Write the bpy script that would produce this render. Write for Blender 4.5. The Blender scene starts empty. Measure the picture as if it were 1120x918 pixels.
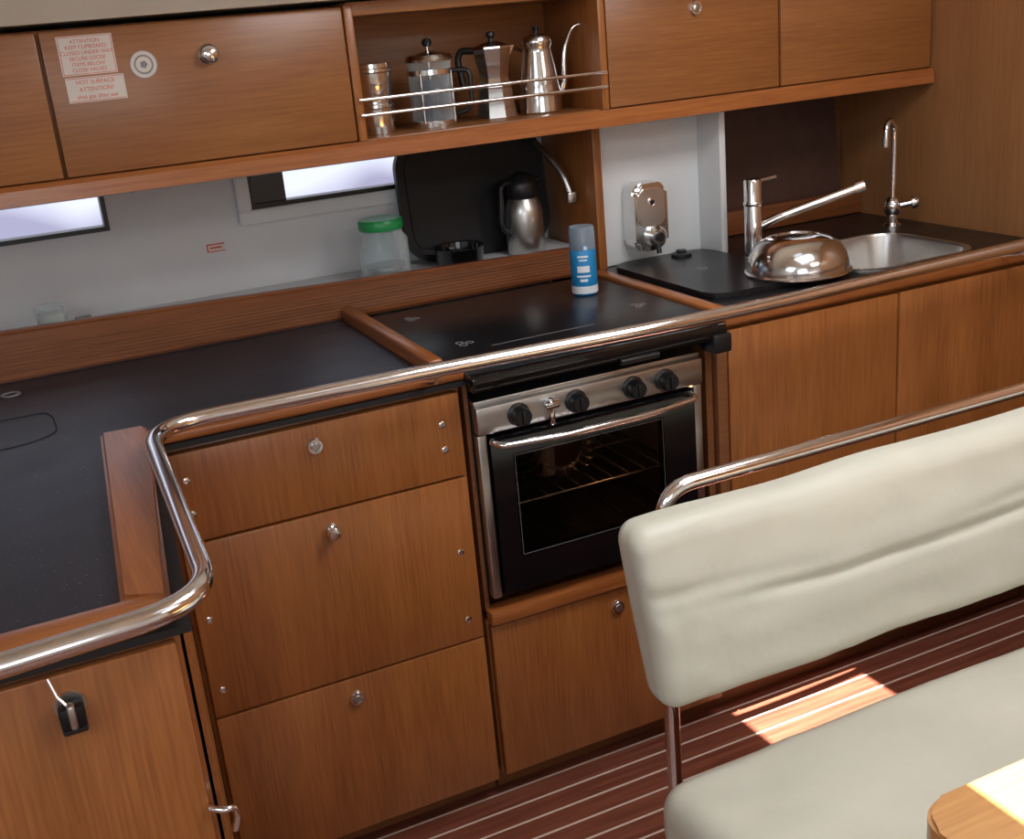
import bpy, bmesh, math
from mathutils import Vector, Matrix, noise

# ------------------------------------------------------------ camera
dx=Vector((3040,-719,1260)).normalized()
dd=Vector((340,3641,1260)).normalized()
dd=(dd-dx*dd.dot(dx)).normalized()
dy=dd.cross(dx).normalized()
if dy.z<0: dy=-dy
right=Vector((dx.x,dy.x,-dd.x)); down=Vector((dx.y,dy.y,-dd.y)); fwd=Vector((dx.z,dy.z,-dd.z))
M=Matrix((right,-down,-fwd)).transposed().to_4x4(); M.translation=Vector((0,0,1.46))
cam=bpy.data.objects.new("camera",bpy.data.cameras.new("camera"))
bpy.context.collection.objects.link(cam)
cam.matrix_world=M; cam.data.sensor_width=36; cam.data.lens=36*1260/1120; cam.data.clip_start=0.02
bpy.context.scene.camera=cam
bpy.context.scene.view_settings.view_transform='Standard'

# ------------------------------------------------------------ materials
MATS={}
def new_mat(name):
    m=bpy.data.materials.new(name); m.use_nodes=True
    nt=m.node_tree; b=nt.nodes['Principled BSDF']
    MATS[name]=m
    return m,nt,b
def plain(name,col,rough=.5,metal=0,spec=.5,var=0.08,vscale=30,emit=None,coat=0,bump=0,bscale=80):
    m,nt,b=new_mat(name)
    b.inputs['Roughness'].default_value=rough; b.inputs['Metallic'].default_value=metal
    b.inputs['Specular IOR Level'].default_value=spec
    if coat: b.inputs['Coat Weight'].default_value=coat; b.inputs['Coat Roughness'].default_value=.08
    tc=nt.nodes.new('ShaderNodeTexCoord'); n=nt.nodes.new('ShaderNodeTexNoise')
    n.inputs['Scale'].default_value=vscale; n.inputs['Detail'].default_value=4
    nt.links.new(tc.outputs['Object'],n.inputs['Vector'])
    r=nt.nodes.new('ShaderNodeValToRGB')
    r.color_ramp.elements[0].position=.3; r.color_ramp.elements[1].position=.7
    r.color_ramp.elements[0].color=tuple(c*(1-var) for c in col)+(1,)
    r.color_ramp.elements[1].color=tuple(min(1,c*(1+var)) for c in col)+(1,)
    nt.links.new(n.outputs['Fac'],r.inputs['Fac']); nt.links.new(r.outputs['Color'],b.inputs['Base Color'])
    if bump:
        n2=nt.nodes.new('ShaderNodeTexNoise'); n2.inputs['Scale'].default_value=bscale; n2.inputs['Detail'].default_value=3
        nt.links.new(tc.outputs['Object'],n2.inputs['Vector'])
        bp=nt.nodes.new('ShaderNodeBump'); bp.inputs['Strength'].default_value=bump; bp.inputs['Distance'].default_value=.004
        nt.links.new(n2.outputs['Fac'],bp.inputs['Height']); nt.links.new(bp.outputs['Normal'],b.inputs['Normal'])
    return m
def wood(name,c1,c2,axis='z',rough=.38,coat=.3):
    m,nt,b=new_mat(name)
    tc=nt.nodes.new('ShaderNodeTexCoord'); 
    def mp(s):
        p=nt.nodes.new('ShaderNodeMapping'); p.inputs['Scale'].default_value=s
        nt.links.new(tc.outputs['Object'],p.inputs['Vector']); return p
    def sc(a,l): return {'z':(a,a,l),'x':(l,a,a),'y':(a,l,a)}[axis]
    n1=nt.nodes.new('ShaderNodeTexNoise'); n1.inputs['Scale'].default_value=1; n1.inputs['Detail'].default_value=5
    nt.links.new(mp(sc(210,9)).outputs[0],n1.inputs['Vector'])
    n2=nt.nodes.new('ShaderNodeTexNoise'); n2.inputs['Scale'].default_value=1; n2.inputs['Detail'].default_value=3; n2.inputs['Distortion'].default_value=.4
    nt.links.new(mp(sc(12,1.2)).outputs[0],n2.inputs['Vector'])
    mx=nt.nodes.new('ShaderNodeMix'); mx.data_type='FLOAT'; mx.inputs[0].default_value=.45
    nt.links.new(n1.outputs['Fac'],mx.inputs[2]); nt.links.new(n2.outputs['Fac'],mx.inputs[3])
    r=nt.nodes.new('ShaderNodeValToRGB')
    r.color_ramp.elements[0].position=.34; r.color_ramp.elements[1].position=.62
    r.color_ramp.elements[0].color=(*c1,1); r.color_ramp.elements[1].color=(*c2,1)
    nt.links.new(mx.outputs[0],r.inputs['Fac']); nt.links.new(r.outputs['Color'],b.inputs['Base Color'])
    b.inputs['Roughness'].default_value=rough; b.inputs['Coat Weight'].default_value=coat; b.inputs['Coat Roughness'].default_value=.22
    bp=nt.nodes.new('ShaderNodeBump'); bp.inputs['Strength'].default_value=.06; bp.inputs['Distance'].default_value=.001
    nt.links.new(n1.outputs['Fac'],bp.inputs['Height']); nt.links.new(bp.outputs['Normal'],b.inputs['Normal'])
    return m
def glassy(name,tint=(.9,.95,.95),opac=.15,rough=.02,base=None):
    m,nt,b=new_mat(name)
    b.inputs['Base Color'].default_value=(*(base or tint),1); b.inputs['Roughness'].default_value=rough
    b.inputs['Specular IOR Level'].default_value=.8
    t=nt.nodes.new('ShaderNodeBsdfTransparent'); t.inputs['Color'].default_value=(*tint,1)
    lw=nt.nodes.new('ShaderNodeLayerWeight'); lw.inputs['Blend'].default_value=.25
    ma=nt.nodes.new('ShaderNodeMath'); ma.operation='MULTIPLY_ADD'; ma.inputs[1].default_value=.7; ma.inputs[2].default_value=opac
    nt.links.new(lw.outputs['Facing'],ma.inputs[0])
    mx=nt.nodes.new('ShaderNodeMixShader'); nt.links.new(ma.outputs[0],mx.inputs[0])
    nt.links.new(t.outputs[0],mx.inputs[1]); nt.links.new(b.outputs[0],mx.inputs[2])
    nt.links.new(mx.outputs[0],nt.nodes['Material Output'].inputs['Surface'])
    return m
W1=(.240,.077,.0185); W2=(.385,.138,.035)
wood_v=wood('veneer_vertical',W1,W2,'z')
wood_h=wood('veneer_horizontal',(.235,.083,.022),(.345,.136,.040),'x')
wood_trim=wood('solid_trim_x',(.27,.078,.020),(.42,.145,.038),'x',.3,.4)
wood_trimy=wood('solid_trim_y',(.27,.078,.020),(.42,.145,.038),'y',.3,.4)
wood_fid=wood('solid_fiddle_x',(.15,.045,.014),(.25,.080,.025),'x',.35,.2)
wood_dk=wood('interior_wood',(.16,.055,.019),(.24,.090,.031),'x',.5,.0)
wood_tbl=wood('table_wood',(.50,.23,.07),(.66,.34,.11),'x',.35,.3)
wood_blk=wood('bulkhead_wood',(.26,.110,.038),(.34,.155,.058),'z',.45,.05)
steel=plain('stainless_steel',(.76,.76,.75),.15,1,var=.04)
chrome=plain('polished_chrome',(.88,.88,.90),.12,1,var=.02)
brushed=plain('brushed_steel',(.62,.61,.59),.32,1,var=.06)
black_pl=plain('black_plastic',(.012,.012,.013),.35)
black_gl=plain('black_enamel',(.005,.005,.006),.10,coat=.3)
black_mt=plain('black_matte',(.005,.005,.006),.5,spec=.35)
rubber=plain('black_edge',(.01,.01,.011),.6)
darkvoid=plain('dark_cavity',(.03,.022,.018),.7)
white_gel=plain('white_gelcoat',(.72,.74,.75),.4,var=.03,vscale=4)
white_wall=plain('white_wall',(.66,.67,.68),.5,var=.05,vscale=5)
white_vin=plain('white_vinyl',(.80,.79,.76),.6,var=.03,vscale=5)
ceil_m=plain('ceiling_vinyl',(.72,.68,.58),.7,var=.04,vscale=6,bump=.1,bscale=200)
leather=plain('cream_leather',(.56,.56,.475),.42,var=.05,vscale=7,bump=.35,bscale=22)
paper=plain('label_paper',(.72,.66,.60),.6,var=.03)
redink=plain('red_ink',(.65,.10,.06),.6)
greyink=plain('grey_ink',(.25,.25,.27),.5)
green_pl=plain('green_plastic',(.02,.30,.08),.35)
blue_can=plain('blue_paint',(.015,.24,.55),.3)
white_can=plain('white_paint',(.75,.80,.85),.3)
capmat=glassy('translucent_cap',(.40,.50,.60),.45,.2)
glass=glassy('clear_glass',(.90,.94,.95),.08)
smoke=glassy('smoked_glass',(.62,.56,.50),.04,.03,base=(.004,.004,.004))
winglass=glassy('window_glass',(.95,.95,.98),.02)
coffee=plain('press_dark',(.015,.03,.07),.2)
brownpanel=plain('brown_panel',(.075,.036,.027),.28,var=.15)
ink=plain('print_grey',(.30,.30,.30),.5)

def laminate(name,col,thr=.79,spk=(.20,.21,.24),r0=.26,r1=.42):
    m,nt,b=new_mat(name)
    tc=nt.nodes.new('ShaderNodeTexCoord')
    n=nt.nodes.new('ShaderNodeTexNoise'); n.inputs['Scale'].default_value=210; n.inputs['Detail'].default_value=1
    nt.links.new(tc.outputs['Object'],n.inputs['Vector'])
    r=nt.nodes.new('ShaderNodeValToRGB'); r.color_ramp.elements[0].position=thr-.03; r.color_ramp.elements[1].position=thr
    r.color_ramp.elements[0].color=(*col,1); r.color_ramp.elements[1].color=(*spk,1)
    nt.links.new(n.outputs['Fac'],r.inputs['Fac']); nt.links.new(r.outputs['Color'],b.inputs['Base Color'])
    n3=nt.nodes.new('ShaderNodeTexNoise'); n3.inputs['Scale'].default_value=9; n3.inputs['Detail'].default_value=5
    nt.links.new(tc.outputs['Object'],n3.inputs['Vector'])
    mr=nt.nodes.new('ShaderNodeMapRange'); mr.inputs[3].default_value=r0; mr.inputs[4].default_value=r1
    nt.links.new(n3.outputs['Fac'],mr.inputs[0]); nt.links.new(mr.outputs[0],b.inputs['Roughness'])
    return m
lam=laminate('slate_laminate',(.018,.022,.034),.745,r0=.30,r1=.46)
lam2=laminate('black_laminate',(.009,.009,.011),.79,r0=.24,r1=.38)

# striped cabin sole
m,nt,b=new_mat('striped_floor'); floor_m=m
tc=nt.nodes.new('ShaderNodeTexCoord'); sp=nt.nodes.new('ShaderNodeSeparateXYZ'); nt.links.new(tc.outputs['Object'],sp.inputs[0])
d=nt.nodes.new('ShaderNodeMath'); d.operation='DIVIDE'; d.inputs[1].default_value=.052; nt.links.new(sp.outputs['Y'],d.inputs[0])
fr=nt.nodes.new('ShaderNodeMath'); fr.operation='FRACT'; nt.links.new(d.outputs[0],fr.inputs[0])
lt=nt.nodes.new('ShaderNodeMath'); lt.operation='LESS_THAN'; lt.inputs[1].default_value=.10; nt.links.new(fr.outputs[0],lt.inputs[0])
mp=nt.nodes.new('ShaderNodeMapping'); mp.inputs['Scale'].default_value=(5,90,90); nt.links.new(tc.outputs['Object'],mp.inputs['Vector'])
n=nt.nodes.new('ShaderNodeTexNoise'); n.inputs['Scale'].default_value=1; n.inputs['Detail'].default_value=4; nt.links.new(mp.outputs[0],n.inputs['Vector'])
r=nt.nodes.new('ShaderNodeValToRGB'); r.color_ramp.elements[0].position=.35; r.color_ramp.elements[1].position=.65
r.color_ramp.elements[0].color=(.15,.043,.026,1); r.color_ramp.elements[1].color=(.24,.080,.048,1)
nt.links.new(n.outputs['Fac'],r.inputs['Fac'])
mx=nt.nodes.new('ShaderNodeMix'); mx.data_type='RGBA'; nt.links.new(lt.outputs[0],mx.inputs[0]); nt.links.new(r.outputs['Color'],mx.inputs[6]); mx.inputs[7].default_value=(.68,.56,.48,1)
nt.links.new(mx.outputs[2],b.inputs['Base Color']); b.inputs['Roughness'].default_value=.3

# ------------------------------------------------------------ helpers
GROUPS={}
def group(name):
    e=bpy.data.objects.new(name,None); bpy.context.collection.objects.link(e); e.empty_display_size=.05
    GROUPS[e]=[]; return e
def add(name,me,mat,parent=None,smooth=False):
    o=bpy.data.objects.new(name,me); bpy.context.collection.objects.link(o)
    if mat: me.materials.append(mat)
    if smooth:
        for p in me.polygons: p.use_smooth=True
    if parent is not None: GROUPS[parent].append(o)
    return o
def from_bm(name,bm,mat,parent=None,smooth=False,auto=None):
    bmesh.ops.recalc_face_normals(bm,faces=bm.faces)
    if auto is not None:
        for f in bm.faces: f.smooth=True
        for e in bm.edges:
            if len(e.link_faces)==2 and e.calc_face_angle(0)>auto: e.smooth=False
    me=bpy.data.meshes.new(name); bm.to_mesh(me); bm.free()
    return add(name,me,mat,parent,smooth)
def box(name,x0,x1,y0,y1,z0,z1,mat,parent=None,bev=.002,seg=2):
    bm=bmesh.new(); bmesh.ops.create_cube(bm,size=1)
    for v in bm.verts:
        v.co=Vector(((x0+x1)/2+v.co.x*(x1-x0),(y0+y1)/2+v.co.y*(y1-y0),(z0+z1)/2+v.co.z*(z1-z0)))
    if bev: bmesh.ops.bevel(bm,geom=bm.edges[:],offset=bev,segments=seg,affect='EDGES',profile=.5)
    return from_bm(name,bm,mat,parent,auto=.6)
def boxes(name,lst,mat,parent=None,bev=0):
    bm=bmesh.new()
    for x0,x1,y0,y1,z0,z1 in lst:
        r=bmesh.ops.create_cube(bm,size=1)
        for v in r['verts']:
            v.co=Vector(((x0+x1)/2+v.co.x*(x1-x0),(y0+y1)/2+v.co.y*(y1-y0),(z0+z1)/2+v.co.z*(z1-z0)))
    if bev: bmesh.ops.bevel(bm,geom=bm.edges[:],offset=bev,segments=2,affect='EDGES')
    return from_bm(name,bm,mat,parent,auto=.6)
def prism(name,poly,lo,hi,mat,parent=None,plane='xy',bev=0,seg=2,fn=None):
    bm=bmesh.new()
    def P(a,b,c): return {'xy':(a,b,c),'xz':(a,c,b),'yz':(c,a,b)}[plane]
    b0=[bm.verts.new(P(a,b,lo)) for a,b in poly]; b1=[bm.verts.new(P(a,b,hi)) for a,b in poly]
    f0=bm.faces.new(b0); f1=bm.faces.new(b1); n=len(poly)
    for i in range(n): bm.faces.new((b0[i],b0[(i+1)%n],b1[(i+1)%n],b1[i]))
    if bev: bmesh.ops.bevel(bm,geom=list(set(list(f0.edges)+list(f1.edges))),offset=bev,segments=seg,affect='EDGES')
    if fn:
        for v in bm.verts: v.co=fn(v.co)
    return from_bm(name,bm,mat,parent,auto=.5)
def rrect(x0,x1,y0,y1,r,n=8):
    p=[]
    for cx,cy,a in ((x1-r,y1-r,0),(x0+r,y1-r,90),(x0+r,y0+r,180),(x1-r,y0+r,270)):
        for i in range(n+1):
            t=math.radians(a+90*i/n); p.append((cx+r*math.cos(t),cy+r*math.sin(t)))
    return p
def lathe(name,prof,loc,mat,parent=None,axis=(0,0,1),seg=40,auto=.7,scale=(1,1,1)):
    bm=bmesh.new(); rings=[]
    for r,z in prof:
        if r<1e-6: rings.append([bm.verts.new((0,0,z*scale[2]))])
        else: rings.append([bm.verts.new((r*math.cos(2*math.pi*i/seg)*scale[0],r*math.sin(2*math.pi*i/seg)*scale[1],z*scale[2])) for i in range(seg)])
    for a,b in zip(rings,rings[1:]):
        for i in range(seg):
            j=(i+1)%seg
            if len(a)==1 and len(b)==1: continue
            if len(a)==1: bm.faces.new((a[0],b[j],b[i]))
            elif len(b)==1: bm.faces.new((a[i],a[j],b[0]))
            else: bm.faces.new((a[i],a[j],b[j],b[i]))
    q=Vector((0,0,1)).rotation_difference(Vector(axis).normalized()).to_matrix().to_4x4()
    bm.transform(Matrix.Translation(loc)@q)
    return from_bm(name,bm,mat,parent,auto=auto)
def fillet(pts,r,n=8):
    P=[Vector(p) for p in pts]; out=[P[0]]
    for i in range(1,len(P)-1):
        a,b,c=P[i-1],P[i],P[i+1]; u=(a-b); w=(c-b)
        rr=r[i-1] if isinstance(r,(list,tuple)) else r
        t=min(rr,u.length*.49,w.length*.49); s=b+u.normalized()*t; e=b+w.normalized()*t
        for k in range(n+1):
            q=k/n; out.append(s*(1-q)**2+b*2*q*(1-q)+e*q*q)
    out.append(P[-1]); return out
def tube(name,pts,r,mat,parent=None,fil=0,res=8,smooth=True,radii=None):
    if fil: pts=fillet(pts,fil)
    cu=bpy.data.curves.new(name,'CURVE'); cu.dimensions='3D'; cu.bevel_depth=r; cu.bevel_resolution=res; cu.use_fill_caps=True
    s=cu.splines.new('POLY'); s.points.add(len(pts)-1)
    for i,p in enumerate(pts):
        s.points[i].co=(*p,1)
        if radii: s.points[i].radius=radii[i]
    o=bpy.data.objects.new(name,cu); me=bpy.data.meshes.new_from_object(o); bpy.data.objects.remove(o)
    me.materials.clear()
    return add(name,me,mat,parent,smooth)
def sweep_smooth(pts,n=12):
    P=[Vector(p) for p in pts]; P=[2*P[0]-P[1]]+P+[2*P[-1]-P[-2]]; out=[]
    for i in range(1,len(P)-2):
        for k in range(n):
            t=k/n; a,b,c,d_=P[i-1],P[i],P[i+1],P[i+2]
            out.append(.5*((2*b)+(c-a)*t+(2*a-5*b+4*c-d_)*t*t+(3*b-a-3*c+d_)*t**3))
    out.append(P[-2]); return out
def cushion(name,cx,cy,cz,sx,sy,sz,r,mat,parent,fn=None,cuts=44):
    bm=bmesh.new(); bmesh.ops.create_cube(bm,size=2)
    bmesh.ops.subdivide_edges(bm,edges=bm.edges[:],cuts=cuts,use_grid_fill=True)
    for v in bm.verts:
        p=Vector([math.sin(c*math.pi/2)*s/2 for c,s in zip(v.co,(sx,sy,sz))])
        q=Vector([max(-(s/2-r),min(s/2-r,c)) for c,s in zip(p,(sx,sy,sz))])
        dlt=p-q
        if dlt.length>1e-9: p=q+dlt.normalized()*r
        v.co=fn(p) if fn else p
        v.co+=Vector((cx,cy,cz))
    return from_bm(name,bm,mat,parent,smooth=True)
def text(name,body,size,x,y,z,mat,parent):
    cu=bpy.data.curves.new(name,'FONT'); cu.body=body; cu.size=size; cu.align_x='CENTER'; cu.extrude=.0001
    o=bpy.data.objects.new(name,cu); me=bpy.data.meshes.new_from_object(o); bpy.data.objects.remove(o)
    me.materials.clear()
    me.transform(Matrix.Translation((x,y,z))@Matrix.Rotation(math.pi/2,4,'X'))
    return add(name,me,mat,parent)

# ------------------------------------------------------------ room shell
box('floor',-1.6,2.3,-1.2,2.75,-.04,0,floor_m,bev=0)
WY=2.60
W2L=.535
wb=[(-1.6,2.3,WY,WY+.03,0,1.115),(-1.6,2.3,WY,WY+.03,1.245,2.1),
    (-1.6,-.40,WY,WY+.03,1.115,1.245),(.232,W2L,WY,WY+.03,1.115,1.245),(1.02,2.3,WY,WY+.03,1.115,1.245)]
boxes('wall_back',wb,white_wall)
box('wall_right',2.13,2.16,-1.2,2.6,0,2.1,wood_blk,bev=0)
box('wall_left',-1.6,-1.57,-1.2,2.6,0,2.1,white_vin,bev=0)
box('wall_front',-1.57,2.13,-1.2,-1.17,0,2.1,white_vin,bev=0)
def strip(bm,x0,x1,pa,pb):
    v=[bm.verts.new((x0,*pa)),bm.verts.new((x1,*pa)),bm.verts.new((x1,*pb)),bm.verts.new((x0,*pb))]
    bm.faces.new(v)
bm=bmesh.new()
prof=[(2.6,1.525),(2.16,1.525),(2.08,1.60),(1.9,1.80),(1.7,1.93)]
for a,b_ in zip(prof,prof[1:]): strip(bm,-1.6,2.3,a,b_)
Z=2.0
HA=(1.04,1.37,1.46,1.62); HB=(.635,1.25,.30,.615)
strip(bm,-1.6,2.3,(1.7,1.93),(1.62,1.965))
for (x0,x1) in ((-1.6,HA[0]),(HA[1],2.3)): strip(bm,x0,x1,(1.62,1.965),(1.46,Z))
strip(bm,-1.6,2.3,(1.46,Z),(HB[3],Z))
for (x0,x1) in ((-1.6,HB[0]),(HB[1],2.3)): strip(bm,x0,x1,(HB[3],Z),(.30,Z))
strip(bm,-1.6,2.3,(.30,Z),(-1.2,Z))
bmesh.ops.remove_doubles(bm,verts=bm.verts,dist=.0005)
from_bm('ceiling',bm,ceil_m)

def window(name,x0,x1):
    g=group(name); z0,z1=1.115,1.245
    t=.010
    boxes('frame',[(x0,x1,WY-.004,WY+.034,z0,z0+t),(x0,x1,WY-.004,WY+.034,z1-t,z1),(x0,x0+t,WY-.004,WY+.034,z0+t,z1-t),(x1-t,x1,WY-.004,WY+.034,z0+t,z1-t)],black_pl,g)
    box('pane',x0+t,x1-t,WY+.012,WY+.016,z0+t,z1-t,winglass,g,bev=0)
    return g
window('window_1',-.40,.232)
g=window('window_2',W2L,1.02)
s=.03
boxes('white_surround',[(W2L-s,1.02+s,WY-.018,WY-.0045,1.115-.03,1.115),(W2L-s,W2L,WY-.018,WY-.0045,1.115,1.245)],white_gel,g,bev=.003)
box('tinted_edge',W2L+.01,W2L+.085,WY+.006,WY+.0115,1.125,1.235,black_gl,g,bev=0)

# ------------------------------------------------------------ lock knob
def knob(p,x,y,z,r=.0145,flat=True):
    lathe('lock_ring',[(0,0),(r,0),(r,.004),(r*.86,.0065),(r*.62,.0065),(r*.60,.003),(0,.003)],(x,y,z),chrome,p,axis=(0,-1,0),seg=28)
    if flat: lathe('lock_core',[(r*.5,.002),(r*.5,.0065),(r*.42,.0075),(0,.0075)],(x,y,z),brushed,p,axis=(0,-1,0),seg=24)
    else: lathe('lock_button',[(r*.55,.002),(r*.6,.012),(r*.85,.016),(r*.85,.020),(r*.6,.024),(0,.025)],(x,y,z),chrome,p,axis=(0,-1,0),seg=28)
def screw(p,x,y,z):
    lathe('screw',[(0.0065,0),(.0065,.001),(.004,.0022),(0.0015,.0022),(0,.0012)],(x,y,z),chrome,p,axis=(0,-1,0),seg=16)

# ------------------------------------------------------------ drawer cabinet
FY=1.80
g=group('galley_drawer_cabinet')
box('carcass',.165,.686,FY+.02,2.36,.05,.868,wood_v,g)
box('toe_kick',.165,.686,FY+.05,2.36,0,.05,wood_dk,g,bev=0)
for i,(z0,z1) in enumerate(((.702,.858),(.374,.698),(.052,.370))):
    box('drawer_front_%d'%(i+1),.172,.678,FY,FY+.019,z0,z1,wood_v,g,bev=.003)
knob(g,.413,FY,.820); knob(g,.42,FY,.662,flat=False); knob(g,.42,FY,.330)
for x,z in ((.198,.81),(.198,.752),(.642,.805),(.642,.758),(.65,.556),(.65,.418),(.192,.56),(.192,.425)): screw(g,x,FY,z)
g=group('galley_pan_cupboard')
box('under_oven_body',.692,1.215,FY+.02,2.36,.05,.395,wood_v,g)
box('toe_kick',.692,1.215,FY+.05,2.36,0,.05,wood_dk,g,bev=0)
box('door_panel',.694,1.205,FY,FY+.019,.055,.385,wood_v,g,bev=.003)
box('ledge',.692,1.205,FY-.012,FY+.03,.392,.420,wood_trim,g,bev=.005)
knob(g,.965,FY,.348)
boxes('recess_walls',[(.692,.70,FY+.015,2.34,.396,.868),(1.20,1.215,FY+.015,2.34,.396,.868),(.70,1.20,2.32,2.34,.396,.868)],wood_dk,g)

g=group('galley_sink_cabinet')
box('carcass',1.217,2.125,FY+.02,2.50,.05,.74,wood_v,g)
boxes('carcass_top_rails',[(1.217,2.125,FY+.02,1.862,.74,.868),(1.217,1.235,1.862,2.50,.74,.868),(1.217,2.125,2.36,2.50,.74,.868)],wood_v,g)
box('toe_kick',1.217,2.125,FY+.05,2.50,0,.05,wood_dk,g,bev=0)
box('door_left',1.245,1.668,FY,FY+.019,.075,.860,wood_v,g,bev=.003)
box('door_right',1.674,2.12,FY,FY+.019,.075,.860,wood_v,g,bev=.003)
box('stile',1.217,1.241,FY,FY+.019,.075,.860,wood_dk,g,bev=.002)

# ------------------------------------------------------------ peninsula
g=group('peninsula_cabinet')
pen=[(-1.5,1.18),(.092,1.18),(.160,1.80),(.160,2.36),(-1.5,2.36)]
prism('body',pen,.0,.868,wood_v,g)
box('front_door',-.62,.086,1.166,1.179,.06,.862,wood_v,g,bev=.002)
prism('side_panel',[(.097,1.19),(.102,1.189),(.161,1.785),(.157,1.79)],.05,.85,wood_v,g)
lathe('catch_plate',[(0,0),(.016,0),(.016,.004),(0,.004)],(-.03,1.166,.826),brushed,g,axis=(0,-1,0))
tube('catch_lever',[(-.045,1.160,.865),(-.04,1.153,.845),(-.03,1.147,.83)],.0022,chrome,g)
box('catch_body',-.043,-.017,1.142,1.162,.806,.834,black_mt,g,bev=.005)
box('catch_tongue',-.034,-.026,1.134,1.146,.812,.840,brushed,g,bev=.003)
box('catch_foot',-.043,-.017,1.148,1.165,.799,.807,black_pl,g,bev=.003)
tube('corner_hook',[(.086,1.162,.650),(.098,1.148,.652),(.110,1.150,.650),(.113,1.158,.632),(.108,1.162,.612)],.004,chrome,g)

# ------------------------------------------------------------ countertop
g=group('galley_countertop')
prism('left_top',[(-1.5,1.215),(.055,1.215),(.098,1.845),(.655,1.835),(.655,2.37),(-1.5,2.37)],.869,.886,lam,g)
prism('front_black_edge',[(-1.5,1.168),(.105,1.168),(.167,1.793),(.69,1.793),(.69,1.84),(-1.5,1.84)],.869,.878,rubber,g)
prism('edge_peninsula_side',[(.042,1.222),(.092,1.195),(.155,1.795),(.158,1.845),(.088,1.85)],.878,.905,wood_trimy,g,bev=.006,seg=3)
box('edge_peninsula_front',-1.5,.088,1.175,1.220,.878,.903,wood_trim,g,bev=.007,seg=3)
box('edge_drawers',.150,.70,1.795,1.836,.878,.898,wood_trim,g,bev=.007,seg=3)
box('divider',.644,.672,1.838,2.365,.878,.913,wood_trimy,g,bev=.006,seg=3)
box('divider_right',1.236,1.268,1.84,2.33,.878,.899,wood_trimy,g,bev=.005,seg=3)
box('edge_sink',1.236,2.125,1.795,1.850,.869,.897,wood_trim,g,bev=.007,seg=3)
prism('back_fiddle',[(-1.5,.885),(1.262,.885),(1.262,.950),(-1.5,1.026)],2.365,2.392,wood_fid,g,plane='xz',bev=.006,seg=3)
for k in range(7):
    zz=.898+k*.007
    tube('fiddle_groove_%d'%k,[(-1.5,2.3648,zz+.012),(1.24,2.3648,zz)],.0012,wood_dk,g,res=2)
box('back_ledge',-1.5,1.262,2.392,2.599,.92,.94,white_wall,g,bev=.002)
tube('fridge_lid_seam',[(-.9,2.10,.8862),(.02,2.10,.8862),(.03,2.06,.8862),(.03,1.96,.8862),(-.02,1.93,.8862),(-.9,1.90,.8862)],.0014,rubber,g,fil=.03,res=2)
lathe('fridge_lid_ring',[(.018,0),(.018,.002),(.012,.002),(.012,.0)],(-.03,2.27,.8861),greyink,g)
SX0,SX1,SY0,SY1=1.640,1.975,1.880,2.180
hole=rrect(SX0,SX1,SY0,SY1,.07,8)
def ring_plate(name,outer_rect,inner,z0,z1,mat,parent):
    x0,x1,y0,y1=outer_rect
    cx=sum(p[0] for p in inner)/len(inner); cy=sum(p[1] for p in inner)/len(inner)
    outer=[]
    for a,b in inner:
        ux,uy=a-cx,b-cy
        t=min(((x1-cx)/ux if ux>1e-9 else (x0-cx)/ux if ux<-1e-9 else 1e9),((y1-cy)/uy if uy>1e-9 else (y0-cy)/uy if uy<-1e-9 else 1e9))
        outer.append([cx+ux*t,cy+uy*t])
    for c in ((x0,y0),(x0,y1),(x1,y0),(x1,y1)):
        k=min(range(len(outer)),key=lambda i:(outer[i][0]-c[0])**2+(outer[i][1]-c[1])**2); outer[k]=list(c)
    bm=bmesh.new(); n=len(inner)
    L=[[bm.verts.new((p[0],p[1],z)) for p in lp] for lp,z in ((inner,z0),(inner,z1),(outer,z1),(outer,z0))]
    for a in range(4):
        A,B=L[a],L[(a+1)%4]
        for i in range(n): bm.faces.new((A[i],A[(i+1)%n],B[(i+1)%n],B[i]))
    return from_bm(name,bm,mat,parent,auto=.6)
ring_plate('sink_top',(1.268,2.125,1.850,2.50),hole,.869,.893,lam2,g)
g=group('kitchen_sink')
bm=bmesh.new(); L=[]
spec=[(-.010,.8932),(-.010,.8965),(.001,.8965),(.004,.890),(.006,.80),(.02,.77),(.06,.762)]
for off,z in spec:
    rr=max(.02,.07-off)
    L.append([bm.verts.new((p[0],p[1],z)) for p in rrect(SX0+off,SX1-off,SY0+off,SY1-off,rr,8)])
n=len(L[0])
for A,B in zip(L,L[1:]):
    for i in range(n): bm.faces.new((A[i],A[(i+1)%n],B[(i+1)%n],B[i]))
bm.faces.new(L[-1])
from_bm('basin',bm,brushed,g,auto=.8)
lathe('drain',[(0,0),(.03,0),(.032,.003),(.024,.003),(.02,.001),(0,.001)],(1.81,2.03,.7625),chrome,g)

g=group('chopping_board_cover')
prism('board',rrect(1.285,1.545,1.900,2.33,.045),.8935,.9055,lam2,g,bev=.003)
lathe('finger_hole_ring',[(.012,0),(.012,.001),(.008,.001),(.008,0)],(1.41,2.13,.9056),greyink,g)
g=group('sink_plug')
lathe('plug',[(0,0),(.024,0),(.024,.006),(.012,.010),(.012,.014),(0,.014)],(1.455,2.285,.9058),black_pl,g)

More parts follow.
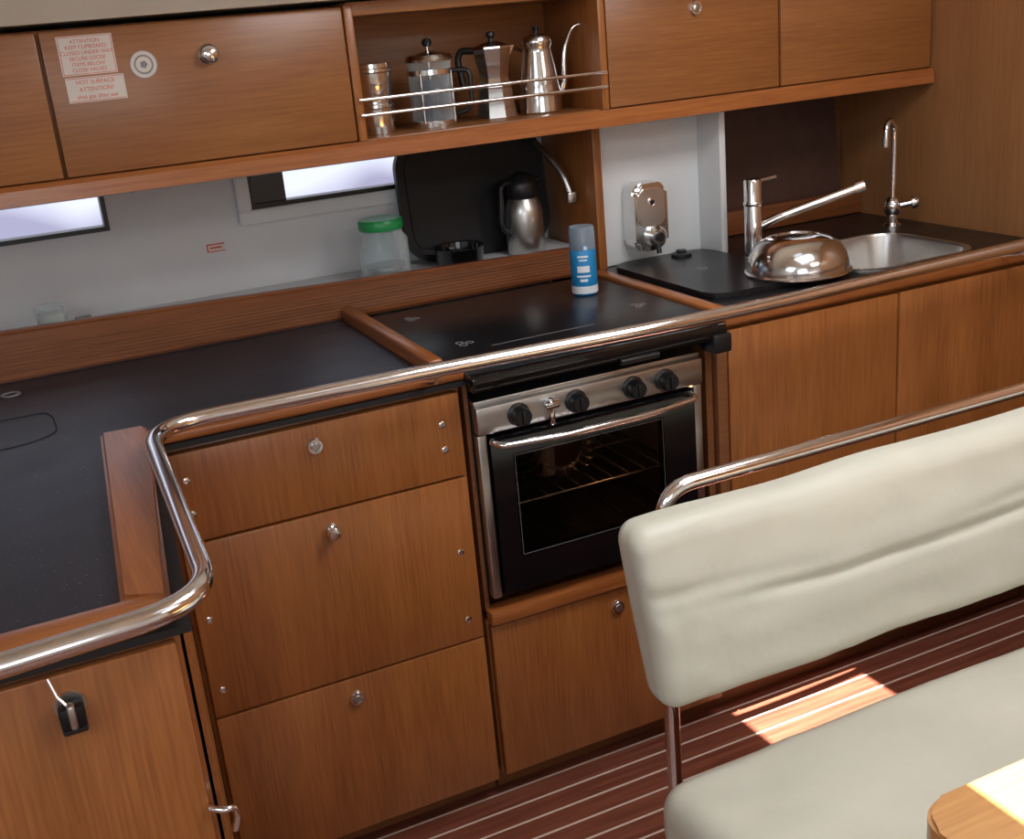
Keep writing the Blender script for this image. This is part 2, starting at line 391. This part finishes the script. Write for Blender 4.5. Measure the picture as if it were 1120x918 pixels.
# ------------------------------------------------------------ sink alcove walls
box('trim_1',1.264,1.285,2.335,2.595,.894,1.228,wood_v,bev=.002)
box('wall_alcove_back',1.287,1.56,2.36,2.38,.894,1.228,white_gel)
box('wall_alcove_return',1.56,1.578,2.270,2.50,.894,1.228,white_gel,bev=.004)
box('wall_sink_back',1.580,2.128,2.53,2.56,.894,1.228,wood_dk,bev=0)
box('trim_2',1.605,2.125,2.44,2.465,.894,.955,wood_fid,bev=.004)
g=group('hob_cover_panel')
prism('panel',rrect(1.625,2.085,.895,1.215,.012,4),2.475,2.490,brownpanel,g,plane='xz',bev=.003,fn=lambda c:Vector((c.x,c.y+(c.z-.955)*.1,c.z)))

# ------------------------------------------------------------ overhead cabinet
UY=2.20
g=group('overhead_cabinet')
box('carcass_left',-1.5,.690,UY+.02,2.58,1.262,1.515,wood_v,g)
box('carcass_right',1.232,2.125,UY+.02,2.58,1.262,1.515,wood_v,g)
box('niche_floor',.690,1.232,UY+.012,2.58,1.240,1.268,wood_h,g)
box('niche_back',.690,1.232,2.45,2.58,1.268,1.515,wood_h,g)
box('niche_top',.690,1.232,UY+.01,2.45,1.495,1.520,wood_h,g)
box('bottom_panel',-1.5,2.125,UY+.012,2.58,1.232,1.262,wood_h,g)
prism('bottom_lip',[(UY-.012,1.232),(UY+.012,1.228),(UY+.012,1.264),(UY-.002,1.266),(UY-.010,1.258)],-1.5,2.125,wood_trim,g,plane='yz')
box('end_stile_left',.683,.700,UY-.001,2.45,1.266,1.515,wood_v,g)
box('end_stile_right',1.222,1.238,UY-.001,2.45,1.266,1.515,wood_v,g)
for nm,x0,x1 in (('door_a',-.62,.138),('door_b',.144,.680),('door_c',1.241,1.678),('door_d',1.684,2.122)):
    box(nm,x0,x1,UY,UY+.019,1.268,1.513,wood_h,g,bev=.003)
knob(g,.422,UY,1.452,.018,False); knob(g,1.46,UY,1.452,.016)
knob(g,-.3,UY,1.462,.018,False)
for z in (1.343,1.314):
    tube('fiddle_rail',[(.69,UY-.008,z),(1.232,UY-.008,z)],.0036,chrome,g)
g=group('warning_label')
box('paper_top',.170,.262,UY-.0008,UY-.0001,1.437,1.502,paper,g,bev=0)
box('paper_bottom',.172,.270,UY-.0008,UY-.0001,1.392,1.434,paper,g,bev=0)
yy=UY-.0010
boxes('red_border',[(.172,.260,yy,yy+.0002,1.4995,1.5005),(.172,.260,yy,yy+.0002,1.4385,1.4395),(.172,.173,yy,yy+.0002,1.4395,1.4995),(.259,.260,yy,yy+.0002,1.4395,1.4995),
   (.174,.268,yy,yy+.0002,1.4315,1.4325),(.174,.268,yy,yy+.0002,1.3935,1.3945)],redink,g)
for i,t in enumerate(('ATTENTION','KEEP CUPBOARD','CLOSED UNDER WAY','SECURE LOOSE','ITEMS BELOW','CLOSE VALVES')):
    text('line_%d'%i,t,.0088,.216,yy,1.490-i*.0095,redink,g)
for i,t in enumerate(('HOT SURFACE','ATTENTION!','shut gas after use')):
    text('line_b%d'%i,t,.0098,.221,yy,1.422-i*.012,redink,g)
g=group('round_sticker')
lathe('disc',[(0,0),(.024,0),(.024,.0008),(0,.0008)],(.307,UY-.0001,1.445),greyink,g,axis=(0,-1,0))
lathe('inner_disc',[(0,0),(.0225,0),(.0225,.0004),(0,.0004)],(.307,UY-.001,1.445),paper,g,axis=(0,-1,0))
lathe('grey_ring',[(.016,.0005),(.0165,.0007),(.014,.0007),(.0135,.0005)],(.307,UY-.001,1.445),greyink,g,axis=(0,-1,0))
lathe('centre_mark',[(0,0),(.007,0),(.007,.0004),(0,.0004)],(.307,UY-.0015,1.445),greyink,g,axis=(0,-1,0),seg=5)
g=group('wall_label')
box('paper',.425,.465,WY-.001,WY-.0002,1.035,1.053,paper,g,bev=0)
boxes('print',[(.425,.465,WY-.0013,WY-.0011,1.050,1.053),(.425,.465,WY-.0013,WY-.0011,1.035,1.037),(.425,.428,WY-.0013,WY-.0011,1.037,1.050),(.432,.458,WY-.0013,WY-.0011,1.042,1.046)],redink,g)

# ------------------------------------------------------------ niche items
NZ=1.2682
g=group('stainless_coffee_canister')
x,y=.752,2.29
lathe('lower_cup',[(0,0),(.034,0),(.035,.003),(.037,.05),(.039,.052),(.039,.058),(.033,.06),(.033,.064),(0,.064)],(x,y,NZ),steel,g)
lathe('upper_cup',[(0,.064),(.034,.064),(.034,.068),(.036,.072),(.039,.118),(.042,.121),(.042,.126),(.038,.128),(.038,.136),(.010,.139),(0,.139)],(x,y,NZ),steel,g)
g=group('french_press')
x,y=.880,2.30
lathe('glass_beaker',[(0,.008),(.044,.008),(.045,.012),(.045,.125),(.047,.130),(.044,.130),(.042,.125),(.042,.014),(0,.012)],(x,y,NZ),glass,g)
lathe('coffee',[(0,.015),(.0405,.015),(.0405,.095),(0,.095)],(x,y,NZ),coffee,g)
lathe('base_ring',[(0,0),(.047,0),(.048,.003),(.048,.014),(.046,.014),(.046,.006),(0,.006)],(x,y,NZ),steel,g)
lathe('top_band',[(.0458,.104),(.0475,.104),(.0475,.114),(.0458,.114)],(x,y,NZ),steel,g)
for k in range(4):
    a=math.pi/4+k*math.pi/2
    tube('strut_%d'%k,[(x+.047*math.cos(a),y+.047*math.sin(a),NZ+.01),(x+.047*math.cos(a),y+.047*math.sin(a),NZ+.108)],.0022,steel,g)
lathe('lid',[(.049,.130),(.050,.134),(.046,.142),(.02,.148),(.006,.150),(0,.150)],(x,y,NZ),steel,g)
tube('plunger_rod',[(x,y,NZ+.085),(x,y,NZ+.162)],.003,steel,g)
lathe('plunger_knob',[(0,.158),(.008,.159),(.011,.166),(.008,.173),(0,.175)],(x,y,NZ),black_pl,g)
tube('handle',fillet([(x+.042,y-.022,NZ+.108),(x+.072,y-.040,NZ+.108),(x+.070,y-.040,NZ+.03),(x+.043,y-.022,NZ+.022)],.02),.0050,black_pl,g)
g=group('moka_pot')
x,y=1.022,2.30
lathe('boiler',[(0,0),(.044,0),(.045,.004),(.037,.062),(.038,.066),(.038,.074),(0,.074)],(x,y,NZ),steel,g,seg=8,auto=.2)
lathe('collector',[(0,.074),(.034,.074),(.031,.084),(.042,.140),(.043,.142),(0,.143)],(x,y,NZ),steel,g,seg=8,auto=.2)
lathe('lid',[(.043,.142),(.043,.146),(.012,.156),(0,.156)],(x,y,NZ),steel,g,seg=8,auto=.2)
lathe('lid_knob',[(0,.155),(.006,.156),(.005,.162),(.010,.167),(.009,.174),(0,.177)],(x,y,NZ),black_pl,g,seg=16)
tube('handle',[(x-.028,y+.022,NZ+.140),(x-.052,y+.045,NZ+.142),(x-.058,y+.050,NZ+.125),(x-.052,y+.045,NZ+.07)],.0070,black_pl,g,fil=.015)
prism('spout',[(x+.030,NZ+.112),(x+.050,NZ+.145),(x+.030,NZ+.145)],y-.009,y+.009,steel,g,plane='xz',bev=.003)
g=group('gooseneck_kettle')
x,y=1.132,2.31
lathe('body',[(0,0),(.043,0),(.047,.004),(.046,.03),(.039,.085),(.033,.125),(.032,.135),(.036,.142),(.036,.146),(0,.147)],(x,y,NZ),steel,g)
lathe('lid',[(.034,.146),(.034,.150),(.030,.158),(.010,.163),(0,.163)],(x,y,NZ),steel,g)
lathe('lid_knob',[(0,.162),(.005,.163),(.005,.168),(.009,.173),(.007,.178),(0,.179)],(x,y,NZ),black_pl,g,seg=20)
sp=sweep_smooth([(x+.038,y-.008,NZ+.03),(x+.050,y-.018,NZ+.055),(x+.052,y-.02,NZ+.10),(x+.058,y-.022,NZ+.135),(x+.072,y-.025,NZ+.165),(x+.090,y-.028,NZ+.174)])
tube('spout',sp,.005,steel,g,radii=[1.5-.8*i/len(sp) for i in range(len(sp))])
tube('handle',sweep_smooth([(x-.024,y+.024,NZ+.130),(x-.044,y+.048,NZ+.140),(x-.052,y+.058,NZ+.11),(x-.050,y+.055,NZ+.06),(x-.030,y+.032,NZ+.045)]),.0045,steel,g)

# ------------------------------------------------------------ items behind the fiddle
LZ=.9405
g=group('glass_jar')
x,y=.785,2.455
lathe('jar_glass',[(0,0),(.052,0),(.056,.006),(.056,.088),(.046,.102),(.046,.122),(.043,.122),(.043,.102),(.052,.086),(.052,.008),(0,.004)],(x,y,LZ),glass,g)
lathe('contents',[(0,.006),(.0505,.008),(.0505,.030),(0,.034)],(x,y,LZ),brushed,g)
lathe('lid',[(0.049,.111),(.050,.113),(.050,.130),(.047,.134),(0,.134),],(x,y,LZ),green_pl,g)
g=group('black_serving_tray')
lean=lambda c:Vector((c.x,c.y+(c.z-.945)*.12,c.z))
prism('tray_rim',rrect(.865,1.240,.943,1.224,.07,10),2.522,2.540,black_mt,g,plane='xz',bev=.006,seg=3,fn=lean)
prism('tray_face',rrect(.885,1.220,.963,1.204,.055,10),2.518,2.525,black_mt,g,plane='xz',bev=.003,fn=lean)
g=group('folding_pan_handle')
tube('arm',[(1.205,2.505,1.185),(1.215,2.455,1.155),(1.228,2.42,1.115),(1.236,2.405,1.070)],.007,brushed,g,fil=.02)
box('clip',1.226,1.248,2.395,2.412,1.050,1.075,brushed,g,bev=.004)
g=group('thermos_jug')
x,y=1.138,2.460
lathe('body',[(0,0),(.042,0),(.045,.004),(.045,.095),(.042,.112),(.034,.130),(0,.132)],(x,y,LZ),brushed,g)
lathe('collar',[(.034,.129),(.036,.132),(.037,.160),(.031,.176),(.012,.188),(0,.190)],(x,y,LZ),black_pl,g)
tube('handle',[(x-.028,y-.005,LZ+.168),(x-.056,y-.010,LZ+.168),(x-.064,y-.010,LZ+.07),(x-.042,y-.008,LZ+.050)],.0065,black_pl,g,fil=.02)
lathe('spout',[(0,0),(.010,0),(.006,.022),(0,.022)],(x+.026,y,LZ+.160),black_pl,g,axis=(1,0,.4),seg=16)
g=group('black_saucepan')
lathe('pan',[(0,0),(.050,0),(.053,.004),(.058,.040),(.061,.043),(.061,.045),(.056,.043),(.050,.006),(0,.005)],(.965,2.455,LZ),black_gl,g)
tube('pan_handle',[(.905,2.455,LZ+.038),(.875,2.452,LZ+.047)],.006,black_pl,g)
g=group('plastic_tub')
lathe('tub',[(0,0),(.026,0),(.028,.003),(.030,.055),(.028,.055),(.026,.004),(0,.003)],(.075,2.46,LZ+.001),glass,g)
lathe('tub_lid',[(0.031,.054),(.031,.062),(.02,.065),(0,.065)],(.075,2.46,LZ+.001),glass,g)
lathe('tub_salt',[(0,.004),(.0255,.004),(.0265,.046),(0,.048)],(.075,2.46,LZ+.001),paper,g)
box('clip_box',.118,.150,2.44,2.47,LZ+.001,LZ+.030,greyink,g,bev=.003)

# ------------------------------------------------------------ gas cooker
g=group('gas_oven_cooker')
box('lid_top',.690,1.230,1.79,2.315,.872,.893,lam2,g,bev=.004)
box('lid_front_edge',.690,1.215,1.758,1.790,.860,.889,black_gl,g,bev=.005)
box('lid_bracket',1.180,1.222,1.752,1.80,.834,.872,black_pl,g,bev=.006)
tube('lid_bumper',[(.98,1.756,.860),(1.06,1.756,.860)],.006,black_pl,g)
for x,y,s in ((.755,2.23,.018),(.765,1.97,.020),(1.16,1.99,.018)):
    for k in range(3):
        a=k*2.1
        lathe('burner_mark',[(s*.42,0),(s*.42,.0004),(s*.32,.0004),(s*.32,0)],(x+math.cos(a)*s*.55,y+math.sin(a)*s*.55,.8931),ink,g,seg=16)
tube('lid_line',[(.80,1.92,.8930),(1.02,1.92,.8930)],.0005,greyink,g,res=2)
OY=1.800
ox0,ox1=.703,1.176
boxes('body_shell',[(ox0,ox0+.02,OY+.02,2.24,.445,.828),(ox1-.02,ox1,OY+.02,2.24,.445,.828),(ox0+.02,ox1-.02,2.22,2.24,.445,.828),
  (ox0+.02,ox1-.02,OY+.02,2.22,.445,.46),(ox0+.02,ox1-.02,OY+.02,2.22,.765,.828)],darkvoid,g)
box('control_panel',ox0,ox1,OY-.012,OY+.02,.771,.823,brushed,g,bev=.004)
box('top_rim',ox0,ox1,OY-.002,OY+.30,.823,.833,brushed,g,bev=.003)
box('side_strip_left',ox0,ox0+.018,OY-.006,OY+.02,.445,.769,brushed,g,bev=.003)
box('side_strip_right',ox1-.018,ox1,OY-.006,OY+.02,.445,.769,brushed,g,bev=.003)
dx0,dx1=ox0+.021,ox1-.021
wx0,wx1=.766,1.084
boxes('door_frame',[(dx0,wx0,OY-.012,OY+.012,.452,.763),(wx1,dx1,OY-.012,OY+.012,.452,.763),(wx0,wx1,OY-.012,OY+.012,.452,.520),(wx0,wx1,OY-.012,OY+.012,.724,.763)],black_gl,g)
box('door_glass',wx0,wx1,OY-.0118,OY-.004,.520,.724,smoke,g,bev=0)
wl=OY-.0125
tube('window_outline',[(wx0+.003,wl,.523),(wx1-.003,wl,.523),(wx1-.003,wl,.721),(wx0+.003,wl,.721),(wx0+.003,wl,.523)],.0004,greyink,g,res=2)
tube('door_handle',[(dx0+.004,OY-.010,.755),(dx0+.012,OY-.034,.753),(.86,OY-.042,.748),(1.03,OY-.042,.748),(dx1-.012,OY-.034,.753),(dx1-.004,OY-.010,.755)],.0062,chrome,g,fil=.02)
KZ=.797
for i,x in enumerate((.783,.899,1.020,1.090)):
    lathe('knob_skirt_%d'%i,[(0,0),(.0215,0),(.0215,.004),(.017,.007),(0,.007)],(x,OY-.0125,KZ),black_pl,g,axis=(0,-1,0))
    lathe('knob_%d'%i,[(.0165,.005),(.0175,.020),(.0155,.026),(0,.027)],(x,OY-.0125,KZ),black_pl,g,axis=(0,-1,0),seg=24)
    box('knob_grip_%d'%i,x-.004,x+.004,OY-.044,OY-.036,KZ-.013,KZ+.013,black_pl,g,bev=.002)
box('lock_lever',.838,.849,OY-.030,OY-.012,.766,.818,chrome,g,bev=.004)
box('lock_lever_tab',.829,.859,OY-.033,OY-.022,.798,.812,chrome,g,bev=.004)
for k in range(12):
    xx=.745+k*.0365
    tube('rack_bar_%d'%k,[(xx,1.85,.600),(xx,2.20,.600)],.0018,brushed,g,res=3)
for yy_ in (1.85,2.02,2.20): tube('rack_cross',[(.735,yy_,.597),(1.145,yy_,.597)],.0025,brushed,g,res=3)
for k in range(8):
    tube('rack_low_%d'%k,[(.74+k*.055,1.85,.520),(.74+k*.055,2.20,.520)],.0018,brushed,g,res=3)
lathe('pot',[(0,0),(.085,0),(.095,.01),(.100,.070),(.106,.074),(.106,.078),(.097,.078),(.092,.012),(0,.008)],(.93,1.99,.603),steel,g)
lathe('pot_lid',[(.104,.076),(.104,.08),(.06,.092),(0,.096)],(.93,1.99,.604),steel,g)
lathe('oven_back_dome',[(0,0),(.018,0),(.016,.012),(0,.016)],(1.10,2.2195,.72),white_can,g,axis=(0,-1,0),seg=20)  # added dome to go with the oven fill light, itself unlit

# ------------------------------------------------------------ spray can
g=group('aerosol_can')
x,y,z=1.132,2.165,.8935
lathe('can',[(0,0),(.026,0),(.028,.003),(.028,.094),(.026,.098),(0,.098)],(x,y,z),blue_can,g)
lathe('white_band',[(.0283,.004),(.0285,.004),(.0285,.020),(.0283,.020)],(x,y,z),white_can,g)
lathe('can_shoulder',[(.026,.098),(.022,.105),(.01,.107),(0,.107)],(x,y,z),steel,g)
lathe('cap',[(.0275,.097),(.028,.099),(.027,.140),(.025,.145),(0,.145)],(x,y,z),capmat,g)
box('nozzle',x-.006,x+.006,y-.006,y+.006,z+.107,z+.125,white_can,g,bev=.002)
for k,(zz,w,hh) in enumerate(((.082,.7,.004),(.075,.55,.003),(.050,.8,.014),(.040,.9,.004),(.030,.5,.006))):
    bm=bmesh.new(); pr=[]
    for i in range(9):
        a=-math.pi*.66+(i-4)/4*w*.6
        pr.append([bm.verts.new((x+.0286*math.cos(a),y+.0286*math.sin(a),z+zz+h)) for h in (0,hh)])
    for a_,b_ in zip(pr,pr[1:]): bm.faces.new((a_[0],b_[0],b_[1],a_[1]))
    from_bm('print_%d'%k,bm,white_can,g)

# ------------------------------------------------------------ soap dispenser
g=group('soap_dispenser')
x,z=1.388,1.005
prism('housing',rrect(x-.044,x+.044,z-.078,z+.078,.024,6),2.300,2.3595,steel,g,plane='xz',bev=.010,seg=4)
prism('front_panel',rrect(x-.034,x+.034,z-.02,z+.066,.014,6),2.296,2.302,brushed,g,plane='xz',bev=.003)
lathe('level_window',[(.010,0),(.010,.003),(.007,.003),(.007,.001),(0,.001)],(x,2.296,z+.034),chrome,g,axis=(0,-1,0))
lathe('level_glass',[(0,0),(.006,0),(.006,.0015),(0,.0015)],(x,2.2955,z+.034),black_pl,g,axis=(0,-1,0))
lathe('push_button',[(0,0),(.024,0),(.024,.012),(.018,.018),(0,.019)],(x+.008,2.300,z-.045),steel,g,axis=(0,-1,0))
lathe('button_core',[(0,0),(.011,0),(.010,.006),(0,.006)],(x+.008,2.281,z-.045),black_pl,g,axis=(0,-1,0))
tube('nozzle',[(x+.008,2.29,z-.062),(x+.008,2.285,z-.084)],.006,black_pl,g)

# ------------------------------------------------------------ faucets
g=group('folding_mixer_tap')
x,y,z=1.574,2.165,.8935
lathe('base_flange',[(0,0),(.026,0),(.026,.006),(.021,.010),(0,.010)],(x,y,z),chrome,g)
lathe('body',[(.020,.008),(.020,.180),(.018,.184),(0,.185)],(x,y,z),chrome,g)
lathe('collar',[(.0205,.125),(.022,.127),(.022,.133),(.0205,.135)],(x,y,z),chrome,g)
tube('lever',[(x+.012,y,z+.178),(x+.070,y+.01,z+.180)],.005,chrome,g)
tube('spout',[(x+.015,y-.01,z+.078),(x+.05,y-.03,z+.095),(x+.205,y-.12,z+.150)],.0100,chrome,g,fil=.01)
tube('spout_tip',[(x+.195,y-.114,z+.1465),(x+.212,y-.124,z+.153)],.0125,chrome,g)
g=group('gooseneck_tap')
x,y,z=2.036,2.225,.8935
lathe('base',[(0,0),(.024,0),(.024,.005),(.014,.012),(.013,.03),(0,.03)],(x,y,z),chrome,g)
lathe('valve_body',[(.012,.028),(.019,.036),(.021,.055),(.016,.068),(.008,.075),(0,.075)],(x,y,z),chrome,g)
tube('valve_handle',[(x+.01,y-.01,z+.052),(x+.045,y-.035,z+.060)],.008,chrome,g)
lathe('valve_wheel',[(0,0),(.015,0),(.016,.006),(.012,.016),(0,.017)],(x+.036,y-.028,z+.058),chrome,g,axis=(.8,-.6,.1))
tube('neck',sweep_smooth([(x,y,z+.07),(x+.002,y,z+.15),(x+.002,y,z+.225),(x-.006,y-.004,z+.250),(x-.024,y-.012,z+.260),(x-.040,y-.02,z+.248),(x-.044,y-.022,z+.215)]),.0075,chrome,g)
tube('neck_tip',[(x-.044,y-.022,z+.222),(x-.0445,y-.022,z+.202)],.0095,chrome,g)

# ------------------------------------------------------------ inverted bowl
g=group('mixing_bowl')
x,y,z=1.532,1.953,.906
lathe('bowl',[(.109,0),(.112,.0015),(.112,.004),(.107,.007),(.106,.022),(.100,.040),(.086,.060),(.066,.072),(.046,.076),(.044,.073),(.020,.072),(0,.071),(0,.069),(.042,.070),(.064,.069),(.084,.058),(.098,.038),(.104,.020),(.105,.004),(.109,0)],(x,y,z+.001),steel,g,seg=56)

# ------------------------------------------------------------ handrail
g=group('counter_handrail')
R=.0125
path=[(-1.3,1.045,.93),(-.08,1.085,.93),(.127,1.105,.93),(.150,1.735,.93),(.65,1.722,.93),(1.16,1.682,.93),(1.93,1.722,.93),(2.128,1.735,.93)]
tube('rail',fillet(path,[.02,.085,.10,.2,.3,.2],14),R,chrome,g,res=12)
for px_,py_,qx,qy in ((.62,1.722,.62,1.81),(1.95,1.724,1.95,1.81),(-.30,1.078,-.30,1.19)):
    tube('bracket',[(px_,py_,.925),(px_,py_+.015,.905),(qx,qy,.888)],.006,chrome,g,fil=.01)

# ------------------------------------------------------------ bench
g=group('upholstered_bench')
def back_fn(p):
    zz=p.z; 
    front=max(0,-p.y)/.035
    puff=.010*math.cos(min(1,abs(zz)/.12)*math.pi/2)*(1 if p.y<0 else .4)
    cz=.004+.006*math.sin(p.x*5)+.03*max(0,-.35-p.x)
    crease=.010*math.exp(-((zz-cz)/.007)**2)*front*(.10+.90*min(1,max(0,(p.x+.58)/.2)))
    cr2=.004*math.exp(-((zz-cz-.022)/.010)**2)*front*(.5+.5*math.sin(p.x*9+1))
    wr=.0035*noise.noise(Vector((p.x*6,zz*20,2.3)))+.0018*noise.noise(Vector((p.x*26,zz*30,7)))
    wr+=.003*noise.noise(Vector((p.x*30,zz*6,9)))*max(0,1-(p.x+.66)/.25)
    y=p.y-(puff if p.y<0 else -puff)+crease+cr2+wr*(1 if p.y<0 else 0)
    z=zz+.004*noise.noise(Vector((p.x*6,3.1,p.y*10)))
    return Vector((p.x,y+z*.30,z))
cushion('back_cushion',1.362,1.215,.681,1.36,.070,.248,.030,leather,g,back_fn,70)
def seat_fn(p):
    wr=.006*noise.noise(Vector((p.x*5,p.y*6,1.3)))+.002*noise.noise(Vector((p.x*18,p.y*20,4)))
    puff=.012*math.cos(min(1,abs(p.y)/.26)*math.pi/2)*math.cos(min(1,abs(p.x)/.68)*math.pi/2)**.5
    return Vector((p.x,p.y,p.z+(puff+wr if p.z>0 else 0)))
cushion('seat_cushion',1.345,.910,.402,1.37,.52,.12,.045,leather,g,seat_fn,56)
box('seat_base',.74,2.0,.68,1.10,0.0,.344,wood_v,g,bev=.004)
tube('back_rail',fillet([(.784,1.31,.001),(.784,1.31,.812),(2.00,1.31,.815),(2.00,1.31,.001)],.055,12),.0118,chrome,g,res=12)
for xx in (1.0,1.7):
    tube('cushion_bracket',[(xx,1.30,.70),(xx,1.245,.70)],.006,chrome,g)
lathe('floor_flange',[(0,0),(.03,0),(.03,.004),(.015,.008),(0,.008)],(.784,1.31,0.0002),chrome,g)

# ------------------------------------------------------------ table
g=group('saloon_table')
prism('top',rrect(.688,1.70,.12,.712,.040,6),.668,.703,wood_tbl,g,bev=.004,seg=2)
box('pedestal',1.10,1.22,.35,.47,.0,.668,wood_v,g,bev=.01)
box('pedestal_foot',1.0,1.32,.28,.54,.0,.03,wood_v,g,bev=.006)

# ------------------------------------------------------------ finish groups
for e,ch in GROUPS.items():
    lo=Vector((1e9,)*3); hi=Vector((-1e9,)*3)
    for o in ch:
        for v in o.data.vertices:
            for i in range(3): lo[i]=min(lo[i],v.co[i]); hi[i]=max(hi[i],v.co[i])
    c=(lo+hi)/2; c.z=lo.z
    e.location=c
    for o in ch:
        o.parent=e; o.matrix_parent_inverse=Matrix.Translation(-c)

# ------------------------------------------------------------ lights
def area(name,loc,rot,sx,sy,power,col):
    l=bpy.data.lights.new(name,'AREA'); l.shape='RECTANGLE'; l.size=sx; l.size_y=sy; l.energy=power; l.color=col
    o=bpy.data.objects.new(name,l); bpy.context.collection.objects.link(o); o.location=loc; o.rotation_euler=rot; return o
area('hatch_light',(1.25,1.05,1.97),(0,0,0),.7,.5,14,(.97,.98,1.0))
area('companionway_light',(-1.0,.1,1.85),(math.radians(15),math.radians(-35),0),.8,.8,12,(.82,.90,1.0))
area('forward_hatch_light',(1.6,-.2,1.97),(0,0,0),.6,.6,9,(1,.97,.92))
# added fill behind the viewer, puts highlights along the handrail
area('cabin_fill_light',(-.2,-1.12,1.45),(math.radians(90),0,0),1.3,.8,9,(.90,.95,1.0))
pl=bpy.data.lights.new('oven_fill_light','POINT'); pl.energy=.45; pl.color=(1,.55,.25); pl.shadow_soft_size=.01  # added warm fill inside the oven so the pot shows through the glass
po=bpy.data.objects.new('oven_fill_light',pl); bpy.context.collection.objects.link(po); po.location=(1.05,1.90,.745)
s=bpy.data.lights.new('sun','SUN'); s.energy=36; s.angle=math.radians(.5); s.color=(1,.96,.88)
so=bpy.data.objects.new('sun',s); bpy.context.collection.objects.link(so)
so.rotation_euler=Vector((-.1,-.1,1)).to_track_quat('Z','Y').to_euler()
# world: bright sky, pale violet-grey water below the horizon
w=bpy.data.worlds.new('world'); bpy.context.scene.world=w; w.use_nodes=True
nt=w.node_tree; bg=nt.nodes['Background']; bg.inputs[1].default_value=1.3
tc=nt.nodes.new('ShaderNodeTexCoord'); sp=nt.nodes.new('ShaderNodeSeparateXYZ'); nt.links.new(tc.outputs['Generated'],sp.inputs[0])
nz=nt.nodes.new('ShaderNodeTexNoise'); nz.inputs['Scale'].default_value=6; nz.inputs['Detail'].default_value=2
nt.links.new(tc.outputs['Generated'],nz.inputs['Vector'])
ma=nt.nodes.new('ShaderNodeMath'); ma.operation='MULTIPLY_ADD'; ma.inputs[1].default_value=.16
nt.links.new(nz.outputs['Fac'],ma.inputs[0]); nt.links.new(sp.outputs['Z'],ma.inputs[2])
mr=nt.nodes.new('ShaderNodeMapRange'); mr.inputs[1].default_value=-.045; mr.inputs[2].default_value=-.02
nt.links.new(ma.outputs[0],mr.inputs[0])
r=nt.nodes.new('ShaderNodeValToRGB'); nt.links.new(mr.outputs[0],r.inputs['Fac'])
cr=r.color_ramp
cr.elements[0].position=0; cr.elements[0].color=(.42,.41,.56,1)
cr.elements[1].position=1; cr.elements[1].color=(.85,.90,1,1)
nt.links.new(r.outputs['Color'],bg.inputs[0])
